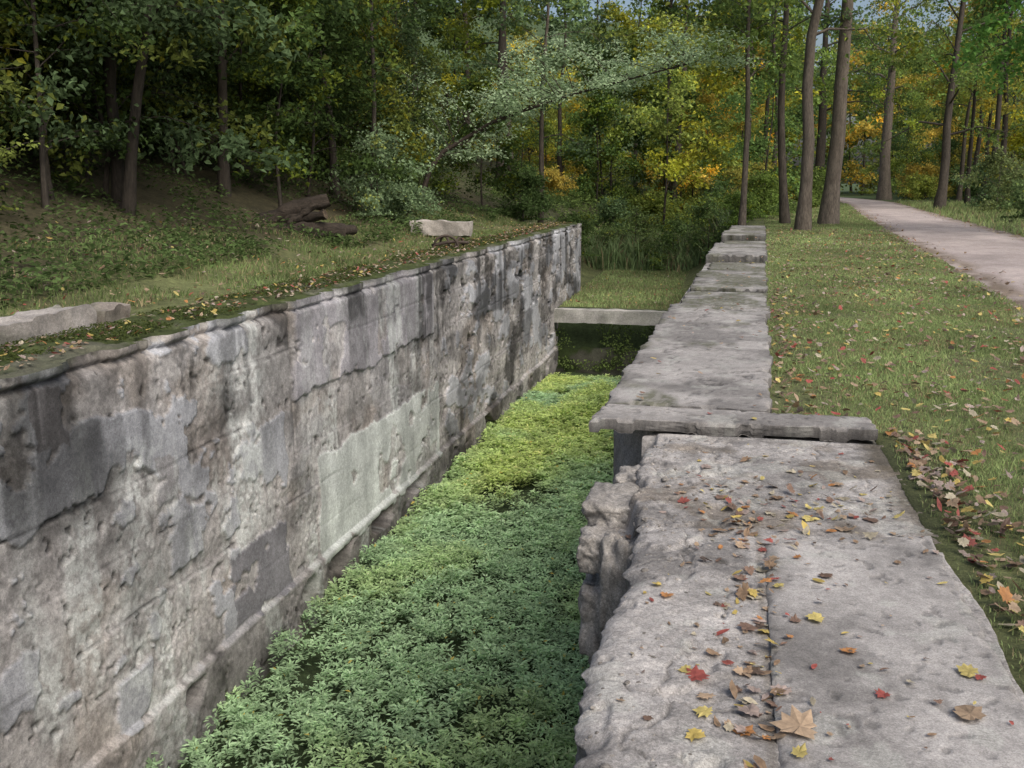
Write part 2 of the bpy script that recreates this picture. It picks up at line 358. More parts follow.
def slab(name,cor,zt,th,nx,ny,seed,col,amp=.01,jit=.03,moss=0,crack=True,chip=.025):
    c=np.array(cor,float);u=np.linspace(0,1,nx);v=np.linspace(0,1,ny);U,V=np.meshgrid(u,v)
    P=(c[0]*((1-U)*(1-V))[...,None]+c[1]*(U*(1-V))[...,None]+c[2]*(U*V)[...,None]+c[3]*((1-U)*V)[...,None])
    x=P[...,0];y=P[...,1]
    wl=np.exp(-U*14);wr=np.exp(-(1-U)*14);wn=np.exp(-V*14);wf=np.exp(-(1-V)*14)
    j=lambda a,s:jit*2*(fbm(a*4.5,a*0+s,6,seed)-.5)
    x=x+wl*j(y,1)+wr*j(y,2);y=y+wn*j(x,3)+wf*j(x,4)
    lx=np.linalg.norm(c[1]-c[0]);ly=np.linalg.norm(c[3]-c[0])
    de=np.minimum(np.minimum(U,1-U)*lx,np.minimum(V,1-V)*ly)
    z=zt+amp*(fbm(x*1.2,y*1.2,3,seed+3)-.5)+amp*.4*(fbm(x*16,y*16,3,seed+4)-.5)-.006*np.exp(-de/.006)-chip*np.exp(-de/.022)*sm(.55,.62,fbm(x*9,y*9,4,seed+6))
    f1=fbm(x*2.4,y*2.4,5,seed+7)[...,None];f2=fbm(x*22,y*22,3,seed+8)[...,None]
    C=np.array(col)*(.45+.65*f1+.4*f2)
    if crack:
        _,_,dd=voro(x*.55+.3*fbm(x*4,y*4,4,seed),y*.3+.3*fbm(x*4+9,y*4,4,seed+1),seed+2)
        ck=sm(.014,.003,dd);z=z-.012*ck;C=C*(1-.55*ck[...,None])
    stn=sm(.48,.66,fbm(x*2.2,y*2.2,6,seed+11))[...,None];C=C*(1-.34*stn)
    lic=sm(.62,.68,fbm(x*6,y*6,4,seed+12))[...,None];C=C*(1-.3*lic)+np.array([.42,.43,.39])*.3*lic
    pits=sm(.70,.76,fbm(x*20,y*20,2,seed+31));z=z-.004*pits;C=C*(1-.3*pits[...,None])
    if moss:
        m=sm(.62-moss*.3,.75-moss*.3,fbm(x*2,y*1.3,4,seed+9))[...,None]*(.4+.6*sm(.4,.6,f2));C=C*(1-m*.8)+np.array([.085,.09,.05])*m*.8
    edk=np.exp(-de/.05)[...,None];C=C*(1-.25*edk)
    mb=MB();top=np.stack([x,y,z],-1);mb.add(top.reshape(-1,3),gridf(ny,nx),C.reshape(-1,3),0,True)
    ring=[(0,i) for i in range(nx)]+[(i,nx-1) for i in range(1,ny)]+[(ny-1,i) for i in range(nx-2,-1,-1)]+[(i,0) for i in range(ny-2,0,-1)]
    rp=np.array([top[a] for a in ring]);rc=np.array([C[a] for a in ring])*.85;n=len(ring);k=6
    cen=top.mean((0,1));V2=[];C2=[]
    for q in range(k):
        p=rp.copy();p[:,2]-=th*q/(k-1)
        off=.03*(fbm(p[:,0]*9+q*.8,p[:,1]*9,3,seed+20)-.5)*(q>0)
        dv=p[:,:2]-cen[:2];dv/=np.linalg.norm(dv,axis=1)[:,None];p[:,:2]+=dv*off[:,None]
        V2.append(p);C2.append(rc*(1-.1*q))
    f=[(q*n+i,(q+1)*n+i,(q+1)*n+(i+1)%n,q*n+(i+1)%n) for q in range(k-1) for i in range(n)]
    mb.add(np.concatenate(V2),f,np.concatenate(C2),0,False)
    bt=top.copy();bt[...,2]=bt[...,2]-th
    mb.add(bt[::4,::4].reshape(-1,3),gridf(len(range(0,ny,4)),len(range(0,nx,4)))[:,::-1],np.array(col)*.6,0,True)
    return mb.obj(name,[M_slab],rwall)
G=[.35,.335,.32]
slab('near_slab',[(.19,1.2),(1.0,1.2),(.985,4.86),(.205,4.58)],-.068,.10,120,350,101,G,.004,.010,crack=False,chip=.012)
slab('cross_slab',[(-.92,6.62),(1.0,6.72),(.97,7.06),(-.86,7.10)],-.005,.07,260,60,111,[.31,.295,.28],.004,.03,crack=False)
def rs(y): return float(rR(y))
seg=[(7.11,13.3,.0,.15,0),(13.42,15.4,-.06,.9,.06),(15.5,18.6,-.02,.5,.06),(18.8,21.4,-.09,1.1,.12),(21.5,25.6,.06,.3,0),(25.9,28.6,-.06,.9,.14),(28.8,31.5,.08,.3,0),(31.6,36.5,.02,.6,.08)]
for i,(a,b,z,ms,ins) in enumerate(seg):
    slab('coping_slab_%d'%(i+1),[(rs(a)-1.2+.02+ins,a),(rs(a)+.02,a),(rs(b)+.02,b),(rs(b)-1.2+ins,b)],z,.15+z,70,int((b-a)/.04),120+i*7,[.29,.28,.265] if i else [.325,.31,.295],.007,.06,ms,chip=.035)
# ---------------------------------------------------------------- beam + breast wall
def rbox(mb,x0,x1,y0,y1,z0,z1,col,amp=.03,step=.08,seed=1,moss=0):
    for ax in range(3):
        lo=[x0,y0,z0];hi=[x1,y1,z1];a,b=[k for k in range(3) if k!=ax]
        na=max(3,int((hi[a]-lo[a])/step));nb=max(3,int((hi[b]-lo[b])/step))
        A,B=np.meshgrid(np.linspace(lo[a],hi[a],na),np.linspace(lo[b],hi[b],nb),indexing='ij')
        for side in(0,1):
            P=np.zeros(A.shape+(3,));P[...,a]=A;P[...,b]=B;P[...,ax]=(hi if side else lo)[ax]
            q=P.copy()
            for k in range(3):
                q[...,k]+=amp*2*(fbm(P[...,0]*3+P[...,2]*2.1+k*9,P[...,1]*3+P[...,2]*1.7+k*5,4,seed)-.5)
            f1=fbm(P[...,0]*3+P[...,2],P[...,1]*3+P[...,2]*2,4,seed+3)[...,None]
            C=np.array(col)*(.5+f1)
            if moss: m=sm(.45,.6,fbm(P[...,0]*2,P[...,2]*3+P[...,1],4,seed+8))[...,None]*moss;C=C*(1-m)+np.array([.035,.055,.015])*m
            mb.add(q.reshape(-1,3),gridf(na,nb),C.reshape(-1,3),0,True)
mb=MB()
rbox(mb,-5.75,-.2,31.9,32.35,-2.98,-2.55,[.38,.37,.35],.03,seed=7,moss=.25)
mb.obj('concrete_beam',[M_conc])
mb=MB();rbox(mb,-5.9,-.1,32.75,32.98,-4.9,-2.66,[.10,.10,.08],.08,seed=9,moss=.9)
rbox(mb,-5.7,-.3,32.4,32.7,-4.9,-3.9,[.09,.09,.07],.10,seed=12,moss=.9)
rg=R(61);n=1800;x=rg.uniform(-5.7,-.4,n);z=rg.uniform(-4.6,-3.0,n);k=fbm(x*1.5,z*2.5,3,62)>.52;x=x[k];z=z[k];n=len(x)
leaves(mb,np.stack([x,32.35-rg.rand(n)*.15,z],1),rg.normal(0,1,(n,3))+[0,-1,.6],rg.normal(0,1,(n,3)),rg.uniform(.06,.12,n),rg.uniform(.04,.07,n),np.array([.18,.25,.08])*rg.uniform(.5,1.5,(n,1)),1)
mb.obj('breast_wall',[M_conc,M_weed])
# ---------------------------------------------------------------- blocks, logs, iron fitting
mb=MB();rbox(mb,-7.3,-6.85,7.2,9.7,-.25,.24,[.30,.28,.26],.09,.035,31,.35);mb.obj('broken_concrete_block',[M_conc])
mb=MB();rbox(mb,-7.25,-6.9,9.95,10.5,-.2,.14,[.27,.24,.21],.10,.035,37,.3);mb.obj('broken_concrete_block',[M_conc])
mb=MB();rbox(mb,-9.2,-7.4,28.0,28.4,.0,.42,[.38,.35,.32],.07,.05,39,.05);mb.obj('fallen_stone_slab',[M_conc])
mb=MB();t=np.linspace(0,np.pi,12)
for k,(cx,cy,r,hh) in enumerate([(-6.55,22.6,.30,.30),(-6.35,23.1,.22,.22),(-6.75,23.2,.25,.26)]):
    a=.5+k*.9
    tube(mb,np.stack([cx+np.cos(t)*r*math.cos(a),cy+np.cos(t)*r*math.sin(a),.02+np.sin(t)*hh],1),np.full(12,.03),8,[.06,.045,.035],0)
tube(mb,[(-6.85,22.5,.10),(-6.5,22.9,.16),(-6.2,23.3,.12)],[.04,.04,.04],8,[.06,.045,.035],0)
mb.obj('iron_fitting',[M_iron])
def log(mb,p0,p1,r,seed,col=(.045,.036,.028)):
    t=np.linspace(0,1,30);P=np.array(p0)*(1-t)[:,None]+np.array(p1)*t[:,None]
    P=P+.12*(np.stack([fbm(t*5,t*0,3,seed),fbm(t*5,t*0+4,3,seed),fbm(t*5,t*0+8,3,seed)],1)-.5)
    tube(mb,P,r*(.7+.6*fbm(t*9,t*0,3,seed)),18,list(col),0)
    v=mb.v[-1];a=np.tile(np.arange(18),30);tt_=np.repeat(t,18)
    rr=1+.8*(fbm(a*1.3,tt_*4,3,seed+5)-.5);cen=np.repeat(P,18,0);mb.v[-1]=cen+(v-cen)*rr[:,None]
    V=mb.v[-1]
    for e in(0,29):
        mb.add(np.concatenate([P[e][None],V[e*18:e*18+18]]),[(0,1+j,1+(j+1)%18) for j in range(18)],[.10,.075,.05],0)
mb=MB();log(mb,(-11.2,22.2,.55),(-9.7,23.2,1.15),.17,1);log(mb,(-11.0,21.8,.35),(-9.1,22.6,.40),.18,2);log(mb,(-10.4,21.6,.3),(-9.2,23.6,.4),.14,3)
log(mb,(-10.4,22.0,.4),(-9.8,22.5,1.0),.08,4);log(mb,(-11.0,22.6,.5),(-9.4,22.3,.8),.11,7)
mb.obj('fallen_log',[M_rot])
mb=MB();log(mb,(-16,17,2.2),(-11.2,13.2,.7),.24,5);log(mb,(-13.5,16.5,1.4),(-12.3,13.5,2.4),.13,6);log(mb,(-12.9,14.0,.9),(-13.6,14.8,2.8),.26,8);log(mb,(-13.4,13.8,1.0),(-12.1,12.9,1.6),.16,9);mb.obj('fallen_log',[M_rot])
# ---------------------------------------------------------------- lock floor weeds
def weeds():
    rg=R(11);mb=MB()
    y=8+22.9*rg.rand(9500)**.8;x=rg.uniform(-5.72,-.75,len(y))
    gap=fbm(x*1.1,y*1.1,3,50)
    keep=(gap>.25)&(rg.rand(len(y))>.04)
    keep&=~((np.hypot((x+3.9)/.8,(y-18.2)/1.2)<1)&(rg.rand(len(y))<.8))
    x=x[keep];y=y[keep];n=len(x)
    hgt=(.18+.34*fbm(x*.9,y*.9,3,51))*(1+.8*sm(23,25,y)*sm(29,27,y)*sm(-4.6,-3.8,x))*(1-.4*sm(28,30,y))
    hgt=hgt*rg.uniform(.75,1.2,n)
    k=np.where(y<16,28,23).astype(int)
    idx=np.repeat(np.arange(n),k);m=len(idx)
    t=rg.rand(m)**.32;az=rg.uniform(0,2*np.pi,m)
    sp=(.02+.13*rg.rand(m))*(1.15-t*.3)
    lean=rg.normal(0,.06,(n,2))[idx]*t[:,None]
    c=np.stack([x[idx]+np.cos(az)*sp+lean[:,0],y[idx]+np.sin(az)*sp+lean[:,1],chan(y[idx])+.03+hgt[idx]*t],1)
    nn=np.stack([-np.cos(az)*.3+rg.normal(0,.25,m),-np.sin(az)*.3-.15+rg.normal(0,.25,m),np.full(m,.9)],1)
    d=np.stack([np.cos(az),np.sin(az),rg.uniform(-.3,.4,m)],1)
    s=np.where(y[idx]<16,.85,1.1)
    L=rg.uniform(.05,.11,m)*s;W=L*rg.uniform(.3,.5,m)
    tone=fbm(x*.6,y*.6,3,52)
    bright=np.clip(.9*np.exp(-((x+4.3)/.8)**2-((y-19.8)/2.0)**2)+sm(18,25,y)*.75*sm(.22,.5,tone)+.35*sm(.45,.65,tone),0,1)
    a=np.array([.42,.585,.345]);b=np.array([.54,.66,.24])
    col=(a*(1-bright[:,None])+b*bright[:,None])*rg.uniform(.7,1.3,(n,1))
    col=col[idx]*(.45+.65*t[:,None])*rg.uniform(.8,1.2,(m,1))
    yl=rg.rand(m)<.005;col[yl]=[.65,.52,.15]
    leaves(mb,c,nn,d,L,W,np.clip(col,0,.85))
    return mb.obj('lock_floor_weeds',[M_weed])
weeds()
# ---------------------------------------------------------------- grass
def blades(mb,x,y,z,h,w,col,rg):
    n=len(x);az=rg.uniform(0,np.pi*2,n);ln=rg.uniform(.1,.8,n)*h;la=rg.uniform(0,np.pi*2,n)
    b=np.stack([x,y,z-.005],1);s=np.stack([np.cos(az),np.sin(az),0*az],1)*w[:,None]/2
    tip=b+np.stack([np.cos(la)*ln,np.sin(la)*ln,h],1)
    mid=b+np.stack([np.cos(la)*ln*.3,np.sin(la)*ln*.3,h*.6],1)
    v=np.stack([b-s,b+s,mid+s*.7,tip,mid-s*.7],1).reshape(-1,3)
    mb.add(v,np.arange(n*5).reshape(n,5),np.repeat(col,5,0))
def gcol(x,y,rg,seed,base=(.30,.375,.16)):
    f=fbm(x*.8,y*.8,4,seed)[:,None];q=rg.rand(len(x),1)
    c=np.array(base)*(.45+1.1*f)*(.7+.6*q)
    dry=rg.rand(len(x))<.10+.25*sm(.5,.7,fbm(x*1.5,y*1.5,3,seed+1));c[dry]=np.array([.38,.32,.19])*rg.uniform(.6,1.2,(dry.sum(),1));return c
rg=R(21);mb=MB()
def lawn(n,y0,y1,hm,wm):
    y=rg.uniform(y0,y1,n)
    lo=np.where(y<7.05,1.04,rR(y)+.02);hi=np.minimum(pathx(y)-1.75,lo+1+.42*y)
    x=lo+(hi-lo)*rg.rand(n)
    th=fbm(x*1.3,y*1.3,4,77);k=(rg.rand(n)<.25+1.1*sm(.34,.55,th))&~((y<9)&(x<lo+.3)&(rg.rand(n)<.8))
    x=x[k];y=y[k];m=len(x)
    blades(mb,x,y,-.1+0*x,rg.uniform(.4,1.2,m)*hm*(.5+.9*th[k]),np.full(m,wm)*rg.uniform(.7,1.3,m),gcol(x,y,rg,70),rg)
lawn(60000,2.2,8,.042,.005);lawn(75000,8,15,.045,.008);lawn(55000,15,26,.05,.014);lawn(35000,26,45,.07,.025);lawn(16000,45,75,.09,.05)
mb.obj('lawn_grass',[M_grass])
mb=MB();n=45000
y=rg.uniform(6,40,n);x=-6.6-4.5*rg.rand(n)**1.3;k=fbm(x*.8,y*.8,3,90)>.40;x=x[k];y=y[k]
blades(mb,x,y,height(x,y),rg.uniform(.04,.14,len(x)),rg.uniform(.01,.025,len(x)),gcol(x,y,rg,91,(.19,.25,.10)),rg)
n=20000;x=rg.uniform(-5.7,-.3,n);y=rg.uniform(33,48,n)
blades(mb,x,y,height(x,y),rg.uniform(.05,.16,n),rg.uniform(.02,.04,n),gcol(x,y,rg,93,(.31,.39,.17)),rg)
n=16000;x=rg.uniform(8,22,n);y=rg.uniform(20,80,n);k=x>pathx(y)+1.8;x=x[k];y=y[k]
blades(mb,x,y,-.1+0*x,rg.uniform(.1,.35,len(x)),rg.uniform(.03,.05,len(x)),gcol(x,y,rg,95),rg)
mb.obj('bank_grass',[M_grass])
mb=MB();n=5000;x=rg.uniform(-7,.5,n);y=rg.uniform(46,51,n)
blades(mb,x,y,height(x,y),rg.uniform(.5,1.5,n)*(.6+.8*fbm(x*.7,y*.7,2,4)),rg.uniform(.04,.07,n),gcol(x,y,rg,97,(.22,.30,.14)),rg)
mb.obj('tall_reeds',[M_grass])
mb=MB();n=62000
x=-8.8-30*rg.rand(n)**1.6;y=rg.uniform(8,60,n);k=(fbm(x*.45,y*.45,3,301)>.40)&(np.degrees(np.arctan2(x,y))>-50);x=x[k];y=y[k];n=len(x)
az=rg.uniform(0,6.28,n);tn=fbm(x*.5,y*.5,3,302)
leaves(mb,np.stack([x,y,height(x,y)+.03+.6*rg.rand(n)*tn],1),np.stack([rg.normal(0,.4,n),rg.normal(0,.4,n),np.ones(n)],1),np.stack([np.cos(az),np.sin(az),rg.uniform(-.4,.3,n)],1),rg.uniform(.08,.17,n),rg.uniform(.05,.09,n),np.array([.12,.18,.065])*(.3+1.2*tn)[:,None]*rg.uniform(.6,1.4,(n,1)))
n=20000;x=rg.uniform(-12,3,n);y=rg.uniform(47,80,n);k=fbm(x*.4,y*.4,3,303)>.42;x=x[k];y=y[k];n=len(x);az=rg.uniform(0,6.28,n);tn=fbm(x*.5,y*.5,3,304)
leaves(mb,np.stack([x,y,height(x,y)+.05+1.4*rg.rand(n)*tn],1),np.stack([rg.normal(0,.4,n),rg.normal(0,.4,n),np.ones(n)],1),np.stack([np.cos(az),np.sin(az),rg.uniform(-.4,.3,n)],1),rg.uniform(.14,.26,n),rg.uniform(.09,.15,n),np.array([.2,.28,.09])*(.4+1.1*tn)[:,None]*rg.uniform(.6,1.4,(n,1)))
mb.obj('undergrowth',[M_weed])
# ---------------------------------------------------------------- fallen leaves
lob=[(0,-.18),(.10,-.30),(.20,-.22),(.44,-.20),(.36,-.04),(.50,.14),(.30,.16),(.30,.32),(.15,.34),(0,.54)]
lob=lob+[(-a,b) for a,b in lob[-2:0:-1]]
lob=np.array(lob)
oval=np.array([(0,-.5),(.16,-.3),(.24,0),(.16,.3),(0,.5),(-.16,.3),(-.24,0),(-.16,-.3)])
pal=np.array([[.42,.31,.21],[.32,.22,.14],[.23,.15,.11],[.52,.40,.12],[.60,.50,.18],[.42,.11,.09],[.34,.10,.08],[.50,.24,.09],[.40,.32,.28],[.46,.41,.30],[.17,.12,.09]])
pw=np.array([.18,.15,.12,.08,.06,.05,.04,.04,.14,.10,.04]);pw=pw/pw.sum()
def fall(mb,x,y,z,size,rg,shape=None,tilt=.25,pidx=None,cs=1.):
    n=len(x)
    for i in range(n):
        sh=lob if (shape is None and rg.rand()<.55) or shape=='m' else oval
        s=size[i];a=rg.uniform(0,2*np.pi);c,si=np.cos(a),np.sin(a)
        p=sh*(1+rg.normal(0,.08,sh.shape))*s*np.array([rg.uniform(.75,1),1])
        k1=rg.uniform(-.2,.7);k2=rg.uniform(-.3,.5)
        zz=(k1*p[:,0]**2+k2*p[:,1]**2)/s+rg.normal(0,.025*s,len(p))
        t1,t2=rg.normal(0,tilt,2)
        X=p[:,0]*c-p[:,1]*si;Y=p[:,0]*si+p[:,1]*c;Z=zz+X*t1+Y*t2
        v=np.concatenate([[[0,0,0]],np.stack([X,Y,Z],1)]);v[:,2]-=v[:,2].min();v+=[x[i],y[i],z[i]+.004]
        m=len(p);f=[(0,1+j,1+(j+1)%m) for j in range(m)]
        ci=pidx[i] if pidx is not None else rg.choice(len(pal),p=pw)
        col=np.tile(pal[ci]*rg.uniform(.7,1.15)*cs,(m+1,1));col*=rg.uniform(.8,1.1,(m+1,1));col[0]*=.8
        mb.add(v,f,col)
def wz_(x,y):
    x=np.asarray(x,float);y=np.asarray(y,float)
    z=topZ(x,y);z=np.where((x>.2)&(x<1)&(y<4.8),-.065,z)
    return np.where(y>YS_-.02,.0,z)
rg=R(33);mb=MB()
hero=[(.27,2.93,.18,0),(.12,3.02,.10,8),(-.06,3.24,.11,5),(-.10,3.27,.06,4),(.0,3.45,.08,1),(.05,3.35,.06,6),(.1,2.9,.09,7),(-.02,2.98,.08,4),
(.38,3.75,.09,4),(.47,3.5,.07,7),(.3,3.72,.06,2),(.86,3.42,.09,4),(.80,3.12,.12,0),(.45,4.2,.08,2),(.35,4.4,.05,7),(.16,4.75,.07,1),(.55,3.2,.06,5),(.64,2.75,.07,4),
(.5,2.55,.10,9),(.1,2.62,.13,3),(.02,2.6,.10,5),(.16,2.55,.11,1),(-.2,3.9,.08,7),(-.25,4.0,.06,3),(.0,4.8,.08,1),(.25,4.05,.06,4),(.12,3.65,.09,2),(.15,3.3,.08,10),(.15,3.95,.07,9),(.1,4.15,.08,2),(.2,4.5,.06,6),
(.6,4.9,.11,0),(.45,5.05,.11,4),(.7,4.75,.09,9),(.75,5.1,.09,2),(.3,5.4,.10,1),(.0,5.3,.10,2),(-.2,5.2,.09,6),(.2,6.8,.06,4),(-.1,6.9,.05,5),(-.05,2.85,.08,3),(.22,3.15,.09,8),(-.1,5.9,.10,8),(.15,6.1,.10,1),(.4,5.9,.09,9),(.65,5.7,.09,0),(-.02,3.12,.07,0),(.08,3.18,.06,2)]
hx=np.array([h[0] for h in hero]);hy=np.array([h[1] for h in hero])
fall(mb,hx,hy,wz_(hx,hy),np.array([h[2] for h in hero]),rg,'m',.08,[h[3] for h in hero])
def sc(n,x,y,smin,smax,tilt=.25,shape=None,zf=None,cs=1.):
    z=zf(x,y) if zf else -.1+.03*rg.rand(n);fall(mb,x,y,z,rg.uniform(smin,smax,n),rg,shape,tilt,None,cs)
n=170;x=rg.uniform(-.3,.98,n);y=rg.uniform(2.4,6.5,n);sc(n,x,y,.012,.05,.15,zf=wz_)
n=120;x=.15+rg.normal(0,.07,n);y=rg.uniform(2.4,5.3,n);sc(n,x,y,.025,.075,.3,zf=wz_)
n=120;x=rg.normal(.35,.35,n);y=rg.normal(5.15,.35,n);sc(n,x,y,.03,.075,.3,zf=wz_)
n=360;y=rg.uniform(2.6,7,n);x=1.08+np.abs(rg.normal(0,.2,n));sc(n,x,y,.04,.085,.4,cs=.85)
n=110;y=rg.uniform(7.1,30,n);x=rR(y)-rg.uniform(0,1.1,n);sc(n,x,y,.04,.08,.2,zf=lambda x,y:.01+0*x)
n=200;y=rg.uniform(7,16,n);x=rR(y)+.08+np.abs(rg.normal(0,.2,n));sc(n,x,y,.04,.08,.4)
n=4000;y=3+33*rg.rand(n)**1.2;lo=np.where(y<7.1,1.1,rR(y)+.05);x=lo+(pathx(y)-1.8-lo)*rg.rand(n);sc(n,x,y,.04,.085,.3,zf=lambda x,y:-.062+0*x)
n=500;y=rg.uniform(8,60,n);x=pathx(y)+rg.choice([-1,1],n)*(1.9-np.abs(rg.normal(0,.4,n)));sc(n,x,y,.06,.1,.3,zf=lambda x,y:-.06+0*x)
n=1700;y=rg.uniform(6,37,n);x=-5.85-rg.rand(n)**1.0*.9;sc(n,x,y,.05,.09,.3,zf=lambda x,y:.04+0*x)
n=2000;y=rg.uniform(7,38,n);x=-6.7-rg.rand(n)*5;sc(n,x,y,.06,.11,.3,'o',zf=lambda x,y:height(x,y)+.06)
n=300;y=rg.uniform(33,45,n);x=rg.uniform(-5.6,-.5,n);sc(n,x,y,.08,.13,.3,'o',zf=lambda x,y:height(x,y)+.08)
mb.obj('fallen_leaves',[M_fall])
# ---------------------------------------------------------------- trees
def tree_mesh(name,H,r0,cs,Rr,nl,ntw,nleaf,ls,seed,lean=(0,0),yellow=.1,spread=.3,kside=10,bark=.8,zs=.6):
    rg=R(seed);mb=MB();t=np.linspace(0,1,12)
    wob=np.stack([fbm(t*3,t*0,2,seed),fbm(t*3,t*0+5,2,seed+1)],1)
    P=np.stack([lean[0]*t*H+.05*H*(wob[:,0]-wob[0,0]),lean[1]*t*H+.05*H*(wob[:,1]-wob[0,1]),t*H-.25],1)
    rad=r0*(1-.8*t)*(1+.45*np.exp(-t*H/.35))
    bc=np.array([.095,.08,.065])*rg.uniform(.8,1.2)*bark
    tube(mb,P,rad,kside,bc,0)
    A=[];B=[];T=[]
    for i in range(nl):
        u=(i+rg.rand())/nl;h=cs+(H*.97-cs)*u
        base=np.array([np.interp(h,P[:,2],P[:,k]) for k in range(3)])
        az=i*2.4+rg.normal(0,.5);L=Rr*(.45+.75*math.sin(math.pi*min(1,(u*.85+.12))))*rg.uniform(.5,1.15)*(1-.45*u)*1.2
        el=rg.uniform(.2,.9)+.4*u;s=np.linspace(0,1,6)
        hr=np.array([math.cos(az),math.sin(az),0])
        Q=base+hr*(s*L*math.cos(el))[:,None]+np.array([0,0,1])*(L*math.sin(el)*s-.55*L*s**2.2*rg.uniform(.4,1.3))[:,None]+rg.normal(0,.045*L,(6,3))*s[:,None]
        r1=max(.010,np.interp(h,P[:,2],rad)*.35);tube(mb,Q,r1*(1-.85*s),4,bc,0)
        for j in range(ntw):
            q=rg.uniform(.2,1);b=np.array([np.interp(q,s,Q[:,k]) for k in range(3)])
            a2=az+rg.normal(0,1.1);l2=L*rg.uniform(.18,.4)+.15
            e=b+np.array([math.cos(a2)*l2,math.sin(a2)*l2,rg.normal(-.1,.45)*l2])
            tube(mb,[b,(b+e)/2+[0,0,.05*l2],e],[.010,.007,.003],3,bc,0)
            A.append(b);B.append(e);T.append((rg.rand(),rg.rand()<yellow))
    A=np.array(A);B=np.array(B);T=np.array(T,float)
    w=np.linalg.norm(B-A,axis=1)**1.2;w*=R(seed+1).uniform(.1,1.8,len(w));ix=rg.choice(len(A),nleaf,p=w/w.sum())
    q=rg.rand(nleaf)**.8;c=A[ix]*(1-q)[:,None]+B[ix]*q[:,None]
    c=c+rg.normal(0,1,(nleaf,3))*np.array([spread,spread,spread*zs])*rg.uniform(.3,1,(nleaf,1))
    c[:,2]=np.maximum(c[:,2],.15)
    n=np.stack([rg.normal(0,.8,nleaf),rg.normal(0,.8,nleaf),np.full(nleaf,.7)],1)
    az=rg.uniform(0,2*np.pi,nleaf);d=np.stack([np.cos(az),np.sin(az),rg.uniform(-1.1,.1,nleaf)],1)
    L=ls*rg.uniform(.65,1.25,nleaf);W=L*rg.uniform(.5,.8,nleaf)
    col=np.tile(np.array([1.,1.,1.]),(nleaf,1))*(.6+.7*T[ix,0])[:,None]*rg.uniform(.7,1.3,(nleaf,1))
    yl=(T[ix,1]>.5)|(rg.rand(nleaf)<yellow*.3);col[yl]*=np.array([1.6,1.3,.7])
    leaves(mb,c,n,d,L,W,np.clip(col*.45,0,1),1)
    return mb.mesh(name,[M_bark,M_leaf])
rg=R(76)
tall=[tree_mesh('tall_tree_mesh',17,.2,7.5,3.8,18,5,3600,.27,200+i,(rg.normal(0,.03),rg.normal(0,.03)),.12,.45,9,.6) for i in range(4)]
sap=[tree_mesh('sapling_mesh',h,.06,.9,r,20,6,6500,.15,300+i,(rg.normal(0,.08),rg.normal(0,.08)),y,.3,6,.5) for i,(h,r,y) in enumerate([(7,2.6,.05),(8.5,3.0,.15),(6,2.3,.3),(9.5,2.8,.08),(7.5,3.2,.1)])]
fsap=[tree_mesh('far_sapling_mesh',h,.07,.5,r,18,5,4200,.21,330+i,(rg.normal(0,.06),rg.normal(0,.06)),y,.4,5,.5) for i,(h,r,y) in enumerate([(8,3.0,.1),(10,3.3,.2),(9,3.2,.3)])]
bush=[tree_mesh('shrub_mesh',h,.03,.1,r,16,6,3200,.12,400+i,(0,0),.05,.22,5) for i,(h,r) in enumerate([(1.8,1.2),(2.6,1.6),(1.3,1.3)])]
def put(me,name,x,y,z=None,s=1,rot=None,col=(.1,.15,.04),tilt=(0,0)):
    o=bpy.data.objects.new(name,me);scene.collection.objects.link(o)
    o.location=(x,y,float(height(x,y)) if z is None else z);o.scale=(s,s,s)
    o.rotation_euler=(tilt[0],tilt[1],rg.uniform(0,6.28) if rot is None else rot)
    o.color=(col[0]*2.6,col[1]*2.6,col[2]*2.6,1);return o
greens=[(.10,.16,.05),(.15,.215,.06),(.085,.135,.05),(.19,.235,.06),(.12,.18,.085)]
yel=[(.27,.26,.065),(.36,.29,.07),(.23,.27,.065)]
rg=R(77)
def pc(py_=.2): return yel[rg.randint(3)] if rg.rand()<py_ else greens[rg.randint(5)]
def trunk_tree(name,x,y,H,r,cs,seed,lean,col,Rr=4.5,nleaf=5000,bark=1.3):
    me=tree_mesh(name+'_mesh',H,r,cs,Rr,20,6,nleaf,.19,seed,lean,.12,.38,14,bark);return put(me,name,x,y,None,1,0,col)
trunk_tree('maple_tree',2.3,35.4,18,.22,6,501,(.01,.0),greens[1])
trunk_tree('maple_tree',3.57,40.6,20,.31,9,502,(.02,0),greens[3],bark=1.8)
trunk_tree('slender_tree',.3,37.3,13,.12,5,503,(-.01,0),greens[1],2.6,3500)
trunk_tree('maple_tree',2.0,40.6,16,.17,7,504,(-.02,0),greens[4],bark=.7)
trunk_tree('oak_tree',11.6,62.5,18,.28,4,505,(.04,0),greens[1],6,7000,.6)
trunk_tree('oak_tree',12.6,92,22,.5,9,506,(0,0),greens[3],6)
trunk_tree('maple_tree',6.0,78,18,.40,6,507,(0,0),greens[0],6,5000,.7)
trunk_tree('maple_tree',12.0,33,14,.25,3.4,514,(-.03,0),(.12,.24,.06),6.2,13000,.8)
trunk_tree('maple_tree',-12.6,19.0,15,.13,4.0,508,(.05,.0),greens[0],4.5,6500,.35)
trunk_tree('maple_tree',-12.2,18.6,14,.12,3.5,509,(.15,.05),greens[4],4.5,6500,.35)
trunk_tree('maple_tree',-12.8,23.8,14,.14,3.0,510,(.03,0),greens[0],4,6000,.5)
trunk_tree('slender_tree',-12.5,30.5,15,.13,5,511,(0,0),greens[1],4,4000,.8)
trunk_tree('slender_tree',-11.0,29.5,13,.08,4,512,(.0,0),greens[2],3,3000,.8)
trunk_tree('slender_tree',-8,42,14,.13,4,513,(.02,0),greens[4],3,3500,1.2)
rg2=R(9);mb=MB();s=np.linspace(0,1,14)
